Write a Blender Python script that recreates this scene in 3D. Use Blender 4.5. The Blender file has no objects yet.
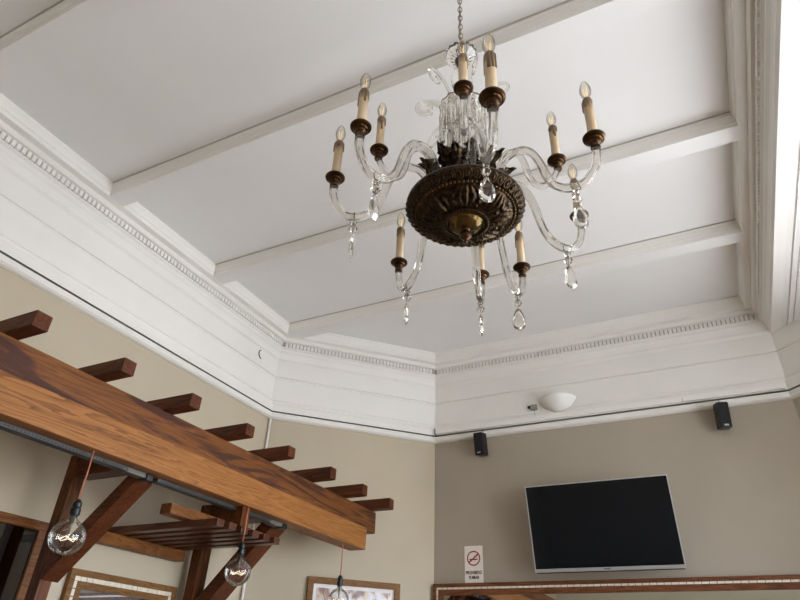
import bpy, math, random
from mathutils import Vector, Matrix
random.seed(7)
C = bpy.context.scene.collection
PI = math.pi
EYE = 1.55                      # eye height; heights measured from the eye are given as EYE + z

# ------------------------------------------------------------------ colours and materials
def s2l(c):
    return tuple(((v/255)/12.92 if v/255 <= .04045 else ((v/255+.055)/1.055)**2.4) for v in c) + (1,)

def newmat(name):
    m = bpy.data.materials.new(name); m.use_nodes = True
    nt = m.node_tree
    b = nt.nodes['Principled BSDF']
    return m, nt, b

def plain(name, rgb, rough=.6, metal=0, noise=.0, scale=8, bump=0, bscale=60, spec=.5, emit=None, estr=0):
    m, nt, b = newmat(name)
    b.inputs['Roughness'].default_value = rough
    b.inputs['Metallic'].default_value = metal
    b.inputs['Specular IOR Level'].default_value = spec
    col = s2l(rgb)
    b.inputs['Base Color'].default_value = col
    tc = nt.nodes.new('ShaderNodeTexCoord')
    if noise:
        n = nt.nodes.new('ShaderNodeTexNoise'); n.inputs['Scale'].default_value = scale; n.inputs['Detail'].default_value = 6
        r = nt.nodes.new('ShaderNodeValToRGB')
        r.color_ramp.elements[0].position = .3; r.color_ramp.elements[1].position = .7
        r.color_ramp.elements[0].color = tuple(v*(1-noise) for v in col[:3]) + (1,)
        r.color_ramp.elements[1].color = tuple(min(1, v*(1+noise*.6)) for v in col[:3]) + (1,)
        nt.links.new(tc.outputs['Object'], n.inputs['Vector']); nt.links.new(n.outputs['Fac'], r.inputs['Fac'])
        nt.links.new(r.outputs['Color'], b.inputs['Base Color'])
    if bump:
        n2 = nt.nodes.new('ShaderNodeTexNoise'); n2.inputs['Scale'].default_value = bscale; n2.inputs['Detail'].default_value = 4
        bp = nt.nodes.new('ShaderNodeBump'); bp.inputs['Strength'].default_value = bump; bp.inputs['Distance'].default_value = .004
        nt.links.new(tc.outputs['Object'], n2.inputs['Vector']); nt.links.new(n2.outputs['Fac'], bp.inputs['Height'])
        nt.links.new(bp.outputs['Normal'], b.inputs['Normal'])
    if emit:
        b.inputs['Emission Color'].default_value = s2l(emit); b.inputs['Emission Strength'].default_value = estr
    return m

def wood(name, stops, axis='Y', rings=9, stretch=.09, rough=.45, fine=.25, dist=3.0, bump=.15, knots=0, spec=.5):
    """stops: list of (pos, rgb); grain runs along axis"""
    m, nt, b = newmat(name)
    L = nt.links
    tc = nt.nodes.new('ShaderNodeTexCoord')
    oi = nt.nodes.new('ShaderNodeObjectInfo')
    ad = nt.nodes.new('ShaderNodeVectorMath'); ad.operation = 'ADD'
    sc = nt.nodes.new('ShaderNodeVectorMath'); sc.operation = 'SCALE'; sc.inputs['Scale'].default_value = 7
    L.new(oi.outputs['Location'], sc.inputs[0])
    L.new(tc.outputs['Object'], ad.inputs[0]); L.new(sc.outputs[0], ad.inputs[1])
    mp = nt.nodes.new('ShaderNodeMapping')
    s = [1, 1, 1]; s['XYZ'.index(axis)] = stretch
    mp.inputs['Scale'].default_value = s
    L.new(ad.outputs[0], mp.inputs['Vector'])
    n0 = nt.nodes.new('ShaderNodeTexNoise'); n0.inputs['Scale'].default_value = rings; n0.inputs['Detail'].default_value = 5
    n0.inputs['Distortion'].default_value = .6
    L.new(mp.outputs[0], n0.inputs['Vector'])
    w = nt.nodes.new('ShaderNodeMath'); w.operation = 'MULTIPLY'; w.inputs[1].default_value = dist*4
    L.new(n0.outputs['Fac'], w.inputs[0])
    fr = nt.nodes.new('ShaderNodeMath'); fr.operation = 'FRACT'; L.new(w.outputs[0], fr.inputs[0])
    n1 = nt.nodes.new('ShaderNodeTexNoise'); n1.inputs['Scale'].default_value = rings*12; n1.inputs['Detail'].default_value = 4
    L.new(mp.outputs[0], n1.inputs['Vector'])
    mixf = nt.nodes.new('ShaderNodeMix'); mixf.inputs['Factor'].default_value = fine
    L.new(fr.outputs[0], mixf.inputs['A']); L.new(n1.outputs['Fac'], mixf.inputs['B'])
    mix2 = nt.nodes.new('ShaderNodeMix'); mix2.inputs['Factor'].default_value = .5
    L.new(mixf.outputs['Result'], mix2.inputs['A']); L.new(n0.outputs['Fac'], mix2.inputs['B'])
    r = nt.nodes.new('ShaderNodeValToRGB')
    e = r.color_ramp.elements
    e[0].position = stops[0][0]; e[0].color = s2l(stops[0][1])
    e[1].position = stops[-1][0]; e[1].color = s2l(stops[-1][1])
    for p, c in stops[1:-1]:
        q = e.new(p); q.color = s2l(c)
    L.new(mix2.outputs['Result'], r.inputs['Fac'])
    out = r.outputs['Color']
    if knots:
        v = nt.nodes.new('ShaderNodeTexNoise'); v.inputs['Scale'].default_value = 9; v.inputs['Detail'].default_value = 9; v.inputs['Distortion'].default_value = 2.2
        mp2 = nt.nodes.new('ShaderNodeMapping'); s2 = [1, 1, 1]; s2['XYZ'.index(axis)] = .12; mp2.inputs['Scale'].default_value = s2
        mp2.inputs['Location'].default_value = (.3, .12, .0)
        L.new(tc.outputs['Object'], mp2.inputs['Vector']); L.new(mp2.outputs[0], v.inputs['Vector'])
        kr = nt.nodes.new('ShaderNodeValToRGB'); kr.color_ramp.elements[0].position = .50; kr.color_ramp.elements[1].position = .60
        L.new(v.outputs['Fac'], kr.inputs['Fac'])
        mul = nt.nodes.new('ShaderNodeMath'); mul.operation = 'MULTIPLY'; mul.inputs[1].default_value = knots
        L.new(kr.outputs['Color'], mul.inputs[0])
        mx = nt.nodes.new('ShaderNodeMix'); mx.data_type = 'RGBA'
        mx.inputs['B'].default_value = s2l((58, 32, 28))
        L.new(mul.outputs[0], mx.inputs['Factor']); L.new(out, mx.inputs['A'])
        out = mx.outputs['Result']
    L.new(out, b.inputs['Base Color'])
    b.inputs['Roughness'].default_value = rough+.05
    b.inputs['Specular IOR Level'].default_value = spec*.45
    bp = nt.nodes.new('ShaderNodeBump'); bp.inputs['Strength'].default_value = bump; bp.inputs['Distance'].default_value = .003
    L.new(mixf.outputs['Result'], bp.inputs['Height']); L.new(bp.outputs['Normal'], b.inputs['Normal'])
    return m

def glass(name, rgb=(255, 255, 255), haze=.0, ior=1.5, rough=0.0, bump=0, bscale=40):
    m, nt, b = newmat(name)
    L = nt.links
    b.inputs['Base Color'].default_value = s2l(rgb)
    b.inputs['Transmission Weight'].default_value = 1
    b.inputs['Roughness'].default_value = rough
    b.inputs['IOR'].default_value = ior
    if bump:
        tc = nt.nodes.new('ShaderNodeTexCoord')
        n2 = nt.nodes.new('ShaderNodeTexNoise'); n2.inputs['Scale'].default_value = bscale; n2.inputs['Detail'].default_value = 2
        bp = nt.nodes.new('ShaderNodeBump'); bp.inputs['Strength'].default_value = bump; bp.inputs['Distance'].default_value = .003
        L.new(tc.outputs['Object'], n2.inputs['Vector']); L.new(n2.outputs['Fac'], bp.inputs['Height']); L.new(bp.outputs['Normal'], b.inputs['Normal'])
    if haze:
        d = nt.nodes.new('ShaderNodeBsdfDiffuse'); d.inputs['Color'].default_value = s2l((238, 234, 226))
        t = nt.nodes.new('ShaderNodeBsdfTranslucent'); t.inputs['Color'].default_value = s2l((238, 234, 226))
        a = nt.nodes.new('ShaderNodeMixShader'); a.inputs[0].default_value = .5
        L.new(d.outputs[0], a.inputs[1]); L.new(t.outputs[0], a.inputs[2])
        x = nt.nodes.new('ShaderNodeMixShader'); x.inputs[0].default_value = haze
        L.new(b.outputs[0], x.inputs[1]); L.new(a.outputs[0], x.inputs[2])
        L.new(x.outputs[0], nt.nodes['Material Output'].inputs['Surface'])
    return m

def thin_glass(name, rgb=(250, 246, 238), refl=.12):
    """blown bulb wall: clear shell with edge reflections"""
    m = bpy.data.materials.new(name); m.use_nodes = True
    nt = m.node_tree; nt.nodes.clear(); L = nt.links
    o = nt.nodes.new('ShaderNodeOutputMaterial')
    t = nt.nodes.new('ShaderNodeBsdfTransparent'); t.inputs['Color'].default_value = s2l(rgb)
    g = nt.nodes.new('ShaderNodeBsdfGlossy'); g.inputs['Roughness'].default_value = .02
    f = nt.nodes.new('ShaderNodeLayerWeight'); f.inputs['Blend'].default_value = .22
    mu = nt.nodes.new('ShaderNodeMath'); mu.operation = 'MULTIPLY_ADD'; mu.inputs[1].default_value = .8; mu.inputs[2].default_value = refl*.4
    L.new(f.outputs['Fresnel'], mu.inputs[0])
    x = nt.nodes.new('ShaderNodeMixShader')
    L.new(mu.outputs[0], x.inputs[0]); L.new(t.outputs[0], x.inputs[1]); L.new(g.outputs[0], x.inputs[2])
    L.new(x.outputs[0], o.inputs['Surface'])
    return m

M = {}
M['white'] = plain('white_painted_plaster', (232, 230, 226), .75, noise=.025, scale=2.5, bump=.06, bscale=90, spec=.3)
M['ceil'] = plain('ceiling_paint', (232, 231, 229), .85, noise=.03, scale=1.2, bump=.05, bscale=60, spec=.2)
M['trim'] = plain('gloss_white_trim', (236, 234, 229), .55, noise=.02, scale=4, spec=.35)
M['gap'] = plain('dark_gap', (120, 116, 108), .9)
M['paint_left'] = plain('beige_wall_paint', (190, 179, 158), .85, noise=.05, scale=2.2, bump=.1, bscale=120, spec=.2)
M['paint_back'] = plain('greige_wall_paint', (168, 158, 143), .85, noise=.05, scale=2.2, bump=.1, bscale=120, spec=.2)
M['floor'] = wood('floor_boards', [(.2, (84, 62, 44)), (.8, (130, 100, 74))], 'Y', 4, .1, .4)
M['wood_red'] = wood('red_brown_stained_timber', [(.15, (38, 18, 8)), (.5, (82, 40, 17)), (.85, (106, 57, 25))], 'X', 10, .12, .42)
M['wood_red_y'] = wood('red_brown_stained_timber_lengthwise', [(.15, (70, 38, 16)), (.5, (120, 74, 34)), (.85, (148, 98, 48))], 'Y', 10, .12, .42)
M['wood_red_z'] = wood('red_brown_stained_post', [(.15, (44, 22, 8)), (.5, (92, 49, 17)), (.85, (118, 68, 25))], 'Z', 10, .12, .42)
M['wood_dark'] = wood('dark_stained_slat', [(.15, (48, 28, 20)), (.5, (84, 50, 36)), (.85, (108, 70, 52))], 'X', 12, .1, .25)
M['pine'] = wood('varnished_pine_beam', [(.20, (82, 47, 22)), (.38, (136, 88, 45)), (.6, (152, 102, 54)), (.85, (166, 116, 64))], 'Y', 7, .045, .42, fine=.30, dist=5.5, bump=.1)
M['pine_dark'] = wood('knotty_pine_beam', [(.15, (68, 38, 18)), (.5, (112, 68, 32)), (.85, (130, 82, 40))], 'Y', 8, .05, .45, fine=.3, dist=4.5, knots=.85)
M['oak'] = wood('oak_frame', [(.15, (84, 56, 26)), (.5, (118, 82, 42)), (.85, (144, 104, 58))], 'Y', 14, .1, .45)
M['walnut'] = wood('reddish_mirror_frame', [(.15, (58, 30, 18)), (.5, (104, 62, 38)), (.85, (140, 92, 58))], 'X', 14, .1, .4)
M['mosaic'] = plain('cream_shell_tile', (226, 218, 200), .25, noise=.12, scale=40)
M['mirror'] = plain('mirror_glass', (205, 208, 208), .015, metal=1)
M['mirror_dark'] = plain('old_mirror_glass', (120, 120, 122), .05, metal=1)
M['crease_shade'] = plain('painted_crease_shade', (182, 178, 170), .9)  # greyed white: shade put into the colour of recesses and joint lines
M['black'] = plain('black_plastic', (13, 13, 14), .45)
M['grey_metal'] = plain('grey_perforated_metal', (66, 66, 64), .5, metal=.2)
M['grey_plastic'] = plain('grey_plastic', (150, 150, 146), .5)
M['clear_plastic'] = plain('clear_plastic_cover', (100, 100, 95), .25)
M['silver'] = plain('silver_bezel', (196, 198, 200), .3, metal=.7)
M['screen'] = plain('black_screen', (3, 7, 15), .05, spec=.3)
M['sign_white'] = plain('sign_plastic', (236, 228, 220), .4)
M['sign_red'] = plain('sign_red', (150, 30, 28), .5)
M['sign_black'] = plain('sign_ink', (24, 22, 24), .6)
M['cable'] = plain('copper_fabric_cord', (176, 108, 84), .7)
M['socket'] = plain('dark_socket', (30, 34, 34), .3, metal=.5)
M['brass_base'] = plain('bulb_screw_base', (170, 165, 150), .3, metal=.9)
M['filament'] = plain('amber_filament', (255, 230, 190), .5, emit=(255, 232, 196), estr=1.2)
M['filament_dim'] = plain('gold_filament', (240, 208, 150), .5, emit=(255, 232, 190), estr=.35)
M['bulb'] = thin_glass('bulb_glass')
M['bulb_smoke'] = thin_glass('globe_bulb_glass', (254, 253, 249), .15)
M['crystal'] = glass('cut_crystal', (255, 253, 248), .05, 1.52)
M['arm_glass'] = glass('twisted_glass_arm', (255, 253, 248), .10, 1.47, .0)
M['sconce'] = plain('white_ceramic', (238, 237, 232), .35, noise=.02, scale=6)
M['mat'] = plain('white_mat_board', (236, 234, 232), .7)

def bronze(name, dark, light, rough=.38, scale=55, bump=.6):
    m, nt, b = newmat(name); L = nt.links
    tc = nt.nodes.new('ShaderNodeTexCoord')
    n = nt.nodes.new('ShaderNodeTexNoise'); n.inputs['Scale'].default_value = scale; n.inputs['Detail'].default_value = 5
    r = nt.nodes.new('ShaderNodeValToRGB'); r.color_ramp.elements[0].position = .35; r.color_ramp.elements[1].position = .72
    r.color_ramp.elements[0].color = s2l(dark); r.color_ramp.elements[1].color = s2l(light)
    L.new(tc.outputs['Object'], n.inputs['Vector']); L.new(n.outputs['Fac'], r.inputs['Fac']); L.new(r.outputs['Color'], b.inputs['Base Color'])
    b.inputs['Metallic'].default_value = .85; b.inputs['Roughness'].default_value = rough
    if bump:
        bp = nt.nodes.new('ShaderNodeBump'); bp.inputs['Strength'].default_value = bump; bp.inputs['Distance'].default_value = .002
        L.new(n.outputs['Fac'], bp.inputs['Height']); L.new(bp.outputs['Normal'], b.inputs['Normal'])
    return m
M['bronze'] = bronze('aged_bronze', (24, 17, 11), (80, 61, 38), .36, 90, .9)
M['bronze_smooth'] = bronze('polished_bronze', (76, 60, 30), (106, 85, 45), .25, 12, 0)
M['bronze_cup'] = bronze('bronze_cup', (52, 34, 20), (92, 64, 36), .34, 30, .2)

def wax_mat():
    m, nt, b = newmat('aged_candle_wax'); L = nt.links
    tc = nt.nodes.new('ShaderNodeTexCoord'); sp = nt.nodes.new('ShaderNodeSeparateXYZ')
    L.new(tc.outputs['Generated'], sp.inputs[0])
    n = nt.nodes.new('ShaderNodeTexNoise'); n.inputs['Scale'].default_value = 5; L.new(tc.outputs['Generated'], n.inputs['Vector'])
    a = nt.nodes.new('ShaderNodeMath'); a.operation = 'MULTIPLY_ADD'; a.inputs[1].default_value = .35; L.new(n.outputs['Fac'], a.inputs[0]); L.new(sp.outputs['Z'], a.inputs[2])
    r = nt.nodes.new('ShaderNodeValToRGB')
    e = r.color_ramp.elements
    e[0].position = .2; e[0].color = s2l((222, 200, 168)); e[1].position = 1.22 if False else 1.0; e[1].color = s2l((120, 98, 70))
    q = e.new(.8); q.color = s2l((206, 180, 144))
    L.new(a.outputs[0], r.inputs['Fac']); L.new(r.outputs['Color'], b.inputs['Base Color'])
    b.inputs['Roughness'].default_value = .5
    return m
M['wax'] = wax_mat()
M['wax_drip'] = plain('browned_wax_drip', (112, 90, 64), .5)

def print_mat():
    m, nt, b = newmat('framed_print'); L = nt.links
    tc = nt.nodes.new('ShaderNodeTexCoord')
    n = nt.nodes.new('ShaderNodeTexNoise'); n.inputs['Scale'].default_value = 9; n.inputs['Detail'].default_value = 7; n.inputs['Distortion'].default_value = .8
    L.new(tc.outputs['Object'], n.inputs['Vector'])
    r = nt.nodes.new('ShaderNodeValToRGB'); e = r.color_ramp.elements
    e[0].position = .34; e[0].color = s2l((60, 52, 56)); e[1].position = .66; e[1].color = s2l((226, 222, 226))
    for p, c in ((.42, (140, 104, 96)), (.48, (196, 176, 150)), (.56, (205, 205, 214))):
        q = e.new(p); q.color = s2l(c)
    L.new(n.outputs['Fac'], r.inputs['Fac']); L.new(r.outputs['Color'], b.inputs['Base Color'])
    b.inputs['Roughness'].default_value = .25
    return m
M['print'] = print_mat()

# ------------------------------------------------------------------ mesh building
class MB:
    def __init__(s, xf=None):
        s.v = []; s.f = []; s.mi = []; s.sm = []; s.xf = xf
    def add(s, vs, fs, mi=0, smooth=False, xf=None):
        o = len(s.v)
        for p in vs:
            p = Vector(p)
            if xf: p = xf @ p
            if s.xf: p = s.xf @ p
            s.v.append(p)
        for f in fs:
            s.f.append([i+o for i in f]); s.mi.append(mi); s.sm.append(smooth)
        return s
    def box(s, a, b, mi=0, xf=None, bev=0):
        (x0, y0, z0), (x1, y1, z1) = a, b
        if bev <= 0:
            vs = [(x0,y0,z0),(x1,y0,z0),(x1,y1,z0),(x0,y1,z0),(x0,y0,z1),(x1,y0,z1),(x1,y1,z1),(x0,y1,z1)]
            fs = [(0,3,2,1),(4,5,6,7),(0,1,5,4),(1,2,6,5),(2,3,7,6),(3,0,4,7)]
            return s.add(vs, fs, mi, False, xf)
        import bmesh
        bm = bmesh.new(); bmesh.ops.create_cube(bm, size=1)
        for v in bm.verts:
            v.co = Vector(((x0+x1)/2+v.co.x*(x1-x0), (y0+y1)/2+v.co.y*(y1-y0), (z0+z1)/2+v.co.z*(z1-z0)))
        bmesh.ops.bevel(bm, geom=list(bm.edges), offset=bev, segments=2, affect='EDGES', profile=.6)
        bm.verts.index_update()
        vs = [tuple(v.co) for v in bm.verts]; fs = [[v.index for v in f.verts] for f in bm.faces]
        bm.free()
        return s.add(vs, fs, mi, False, xf)
    def lathe(s, prof, n=24, mi=0, xf=None, smooth=True, lobes=0, amp=0, a0=0, a1=2*PI, sharp=False):
        """prof: (r,z) list, revolved about local z"""
        if sharp:                                   # crisp turned edges: every band of the profile on its own
            for j in range(len(prof)-1): s.lathe([prof[j], prof[j+1]], n, mi, xf, smooth, lobes, amp, a0, a1, None)
            return s
        vs = []; fs = []; full = abs(a1-a0-2*PI) < 1e-6
        m = n if full else n+1
        for r, z in prof:
            for i in range(m):
                t = a0+(a1-a0)*i/n
                rr = r*(1+amp*math.cos(lobes*t)) if lobes else r
                vs.append((rr*math.cos(t), rr*math.sin(t), z))
        for j in range(len(prof)-1):
            for i in range(n):
                k = (i+1) % m if full else i+1
                fs.append((j*m+i, j*m+k, (j+1)*m+k, (j+1)*m+i))
        if full and sharp is not None:
            if prof[0][0] > 1e-5: fs.append(tuple(range(m))[::-1])
            if prof[-1][0] > 1e-5: fs.append(tuple((len(prof)-1)*m+i for i in range(m)))
        return s.add(vs, fs, mi, smooth, xf)
    def tube(s, pts, rad, n=10, mi=0, xf=None, lobes=0, amp=0, twist=0, smooth=True, cap=True):
        pts = [Vector(p) for p in pts]; N = len(pts)
        R = rad if callable(rad) else (lambda t: rad)
        vs = []; fs = []
        up = None
        for i, p in enumerate(pts):
            d = (pts[min(i+1, N-1)]-pts[max(i-1, 0)]).normalized()
            if up is None:
                up = d.orthogonal().normalized()
            else:
                up = (up-d*up.dot(d)); up = up.normalized() if up.length > 1e-6 else d.orthogonal().normalized()
            side = d.cross(up)
            t = i/(N-1)
            for k in range(n):
                a = 2*PI*k/n
                r = R(t)*(1+amp*math.cos(lobes*a+twist*t)) if lobes else R(t)
                vs.append(p+up*math.cos(a)*r+side*math.sin(a)*r)
        for i in range(N-1):
            for k in range(n):
                fs.append((i*n+k, i*n+(k+1) % n, (i+1)*n+(k+1) % n, (i+1)*n+k))
        if cap:
            fs.append(tuple(range(n))[::-1]); fs.append(tuple((N-1)*n+k for k in range(n)))
        return s.add(vs, fs, mi, smooth, xf)
    def torus(s, R, r, n=20, k=8, mi=0, xf=None, sx=1, sy=1):
        vs = []; fs = []
        for i in range(n):
            a = 2*PI*i/n
            for j in range(k):
                b = 2*PI*j/k
                q = R+r*math.cos(b)
                vs.append((q*math.cos(a)*sx, q*math.sin(a)*sy, r*math.sin(b)))
        for i in range(n):
            for j in range(k):
                fs.append((i*k+j, ((i+1) % n)*k+j, ((i+1) % n)*k+(j+1) % k, i*k+(j+1) % k))
        return s.add(vs, fs, mi, True, xf)
    def ball(s, c, r, n=12, mi=0, sz=1, xf=None):
        prof = [(max(1e-6, r*math.sin(PI*j/(n//2+2))), -r*sz*math.cos(PI*j/(n//2+2))) for j in range(n//2+3)]
        T = Matrix.Translation(Vector(c))
        return s.lathe(prof, n, mi, (xf @ T) if xf else T)
    def prism(s, poly, z0, z1, mi=0, xf=None):
        n = len(poly)
        vs = [(x, y, z0) for x, y in poly]+[(x, y, z1) for x, y in poly]
        fs = [tuple(range(n))[::-1], tuple(range(n, 2*n))]+[(i, (i+1) % n, n+(i+1) % n, n+i) for i in range(n)]
        return s.add(vs, fs, mi, False, xf)
    def build(s, name, mats, parent=None, origin=None):
        me = bpy.data.meshes.new(name)
        o = Vector(origin) if origin is not None else Vector((0, 0, 0))
        me.from_pydata([tuple(p-o) for p in s.v], [], s.f)
        for m in (mats if isinstance(mats, (list, tuple)) else [mats]):
            me.materials.append(m)
        me.polygons.foreach_set('material_index', s.mi)
        me.polygons.foreach_set('use_smooth', s.sm)
        import bmesh
        bm = bmesh.new(); bm.from_mesh(me); bmesh.ops.recalc_face_normals(bm, faces=bm.faces); bm.to_mesh(me); bm.free()
        me.update()
        ob = bpy.data.objects.new(name, me); C.objects.link(ob)
        if parent is not None:
            ob.parent = parent
            ob.location = o - world_loc(parent)
        else:
            ob.location = o
        return ob

WL = {}
def world_loc(o):
    p = Vector(o.location)
    while o.parent is not None:
        o = o.parent; p += Vector(o.location)
    return p

def tag(o, label, cat, group=None):
    o['label'] = label; o['category'] = cat
    if group: o['group'] = group
    return o
def thing(name, label, cat, loc, group=None):
    o = bpy.data.objects.new(name, None); C.objects.link(o); o.location = loc; o.empty_display_size = .05
    return tag(o, label, cat, group)
def struct(o):
    o['kind'] = 'structure'; return o

def smooth_path(pts, n=6):
    """Catmull-Rom through pts"""
    P = [Vector(p) for p in pts]; out = []
    for i in range(len(P)-1):
        a = P[max(i-1, 0)]; b = P[i]; c = P[i+1]; d = P[min(i+2, len(P)-1)]
        for k in range(n):
            t = k/n
            out.append(.5*((2*b)+(c-a)*t+(2*a-5*b+4*c-d)*t*t+(3*b-a-3*c+d)*t**3))
    out.append(P[-1]); return out

def offset_path(path, o, closed=False):
    """offset a 2D polyline to its right-hand side with mitred corners"""
    n = len(path); res = []
    def nrm(a, b):
        d = (Vector(b)-Vector(a)).normalized(); return Vector((d.y, -d.x))
    for i in range(n):
        p = Vector(path[i])
        if closed or 0 < i < n-1:
            n1 = nrm(path[i-1], path[i]); n2 = nrm(path[i], path[(i+1) % n])
            m = (n1+n2); m = m/(m.length_squared)*2
            res.append(p+m*o)
        elif i == 0: res.append(p+nrm(path[0], path[1])*o)
        else: res.append(p+nrm(path[-2], path[-1])*o)
    return res

def sweep(mb, path, prof, closed=False, close_prof=True, mis=None):
    n = len(path); k = len(prof)
    vs = []
    for (o, z) in prof:
        for p in offset_path(path, o, closed):
            vs.append((p.x, p.y, z))
    segs = n if closed else n-1
    mb._pend = []
    for j in range(k if close_prof else k-1):
        for i in range(segs):
            a = j*n+i; b = j*n+(i+1) % n; j2 = (j+1) % k
            mb_f = (a, b, j2*n+(i+1) % n, j2*n+i)
            mb._pend.append((mb_f, 0 if mis is None else mis[j]))
    base = len(mb.v)
    for p in vs: mb.v.append(Vector(p))
    for f, mi in mb._pend:
        mb.f.append([q+base for q in f]); mb.mi.append(mi); mb.sm.append(False)
    mb._pend = []
    if not closed and close_prof:
        mb.f.append([base+j*n for j in range(k)]); mb.mi.append(0); mb.sm.append(False)
        mb.f.append([base+j*n+n-1 for j in range(k)][::-1]); mb.mi.append(0); mb.sm.append(False)

# ------------------------------------------------------------------ camera
FPX = 607.774; YAW, PIT, ROL = -.483239873, .560758982, .0442408990
fwd = Vector((math.sin(YAW)*math.cos(PIT), math.cos(YAW)*math.cos(PIT), math.sin(PIT)))
rt = Vector((math.cos(YAW), -math.sin(YAW), 0)); up = rt.cross(fwd)
r2 = rt*math.cos(ROL)+up*math.sin(ROL); u2 = -rt*math.sin(ROL)+up*math.cos(ROL)
cam = bpy.data.cameras.new('camera'); co = bpy.data.objects.new('camera', cam); C.objects.link(co)
cam.sensor_width = 36; cam.lens = FPX/800*36; cam.clip_start = .05
co.matrix_world = Matrix(((r2.x, u2.x, -fwd.x, 0), (r2.y, u2.y, -fwd.y, 0), (r2.z, u2.z, -fwd.z, EYE), (0, 0, 0, 1)))
bpy.context.scene.camera = co

# ------------------------------------------------------------------ room shell
XL, YB, XR = -2.882, 4.40, .595
Y0 = -3.2                          # rear wall
XE = 2.60                          # wall with the added fill windows
A = (XL, Y0); B_ = (XL, YB-.952); D_ = (XL+.952, YB); E_ = (XR, YB)
F_ = (XE, YB-(XE-XR)); G_ = (XE, Y0)
Z = lambda z: EYE+z
ZC, ZB, ZCR = Z(2.40), Z(2.314), Z(2.134)
struct(MB().box((XL-.15, Y0-.15, -.1), (XE+.2, YB+.15, 0)).build('floor', M['floor']))
struct(MB().box((XL-.15, Y0-.15, ZC), (XE+.2, YB+.15, ZC+.1)).build('ceiling', M['ceil']))
def wall(name, a, b, mat, z1=Z(1.66), z0=0, ext=.0):
    mb = MB(); d = (Vector(b)-Vector(a)).normalized(); n = Vector((d.y, -d.x))
    a = Vector(a)-d*ext; b = Vector(b)+d*ext
    q = [a, b, b-n*.12, a-n*.12]
    mb.prism([(p.x, p.y) for p in q], z0, z1)
    return struct(mb.build(name, mat))
wall('wall_left', A, B_, M['paint_left'])
wall('wall_corner', B_, D_, M['paint_left'])
wall('wall_back', D_, E_, M['paint_back'])
wall('wall_rear', G_, A, M['paint_left'], ZC)
# the bay to the right of the picture: a slanting wall with two tall windows and unseen windows added in the side wall for fill light
WZ0, WZ1 = .80, 3.0
wn = [1]; portals = []
def window_wall(name, a, b, spans, mat, z1):
    d = (Vector(b)-Vector(a)); L_ = d.length; d.normalize(); n = Vector((d.y, -d.x))
    X = Matrix(((d.x, -n.x, 0, a[0]), (d.y, -n.y, 0, a[1]), (0, 0, 1, 0), (0, 0, 0, 1)))   # local: along, outward, up
    mb = MB(X); ss = [0]+[v for q in spans for v in q]+[L_]
    for i in range(0, len(ss), 2): mb.box((ss[i], 0, 0), (ss[i+1], .12, z1))
    for p, q in spans:
        mb.box((p, 0, 0), (q, .12, WZ0)); mb.box((p, 0, WZ1), (q, .12, z1))
    struct(mb.build(name, mat))
    for p, q in spans:
        w = MB(X); t = .05; x0, x1 = .04, .09
        w.box((p, x0, WZ0), (p+t, x1, WZ1)); w.box((q-t, x0, WZ0), (q, x1, WZ1))
        w.box((p+t, x0, WZ0), (q-t, x1, WZ0+t)); w.box((p+t, x0, WZ1-t), (q-t, x1, WZ1))
        w.box((p+t, x0, 2.5), (q-t, x1, 2.55)); w.box(((p+q)/2-.02, x0, WZ0+t), ((p+q)/2+.02, x1, 2.5))
        struct(w.build('window_%d' % wn[0], M['trim'])); wn[0] += 1
        c = X @ Vector(((p+q)/2, .13, (WZ0+WZ1)/2))
        portals.append((c, Vector((n.x, n.y, 0)), q-p))
window_wall('wall_bay', E_, F_, [(.70, 1.60), (1.75, 2.65)], M['paint_back'], Z(1.66))
window_wall('wall_right', F_, G_, [(.35, 1.45), (3.2, 3.9)], M['paint_left'], ZC)

# bulkhead over the bay to the right: boarded soffit with two dark grooves
mb = MB(); gx = [XR+.0602, .684, .694, .722, .727, .80, .806, XE]
for i in range(0, len(gx), 2): mb.box((gx[i], Y0, ZCR), (gx[i+1], YB-.001, ZC))
for i in range(1, len(gx)-1, 2): mb.box((gx[i], Y0, ZCR+.012), (gx[i+1], YB-.001, ZC))
struct(mb.build('trim_1', M['white']))

# crown moulding with dentil course (left, corner, back, right)
crown = [(.1175, ZB), (.075, ZB), (.075, Z(2.300)), (.066, Z(2.286)), (.037, Z(2.283)), (.037, Z(2.245)), (.043, Z(2.243)), (.043, Z(2.236)),
         (.030, Z(2.226)), (.030, Z(2.213)), (.018, Z(2.195)), (.012, Z(2.172)), (.012, Z(2.150)), (.0, ZCR)]
pathC = [A, B_, D_, E_, (XR, Y0)]
cm = [0]*(len(crown)+3); cm[4] = 1  # band behind the dentils is coloured darker to stand in for occlusion
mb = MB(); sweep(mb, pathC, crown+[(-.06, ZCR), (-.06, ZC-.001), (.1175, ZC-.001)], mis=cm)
for (p, q) in ((A, B_), (B_, D_), (D_, E_), (E_, (XR, Y0))):
    p = Vector(p); q = Vector(q); d = (q-p).normalized(); n = Vector((d.y, -d.x)); L_ = (q-p).length
    t = .045
    while t < L_-.04:
        c = p+d*t
        X = Matrix(((d.x, n.x, 0, c.x), (d.y, n.y, 0, c.y), (0, 0, 1, 0), (0, 0, 0, 1)))
        mb.box((-.0105, .036, Z(2.2455)), (.0105, .052, Z(2.2825)), 0, X, .002)
        t += .0295
struct(mb.build('trim_2', [M['trim'], M['crease_shade']]))
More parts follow.
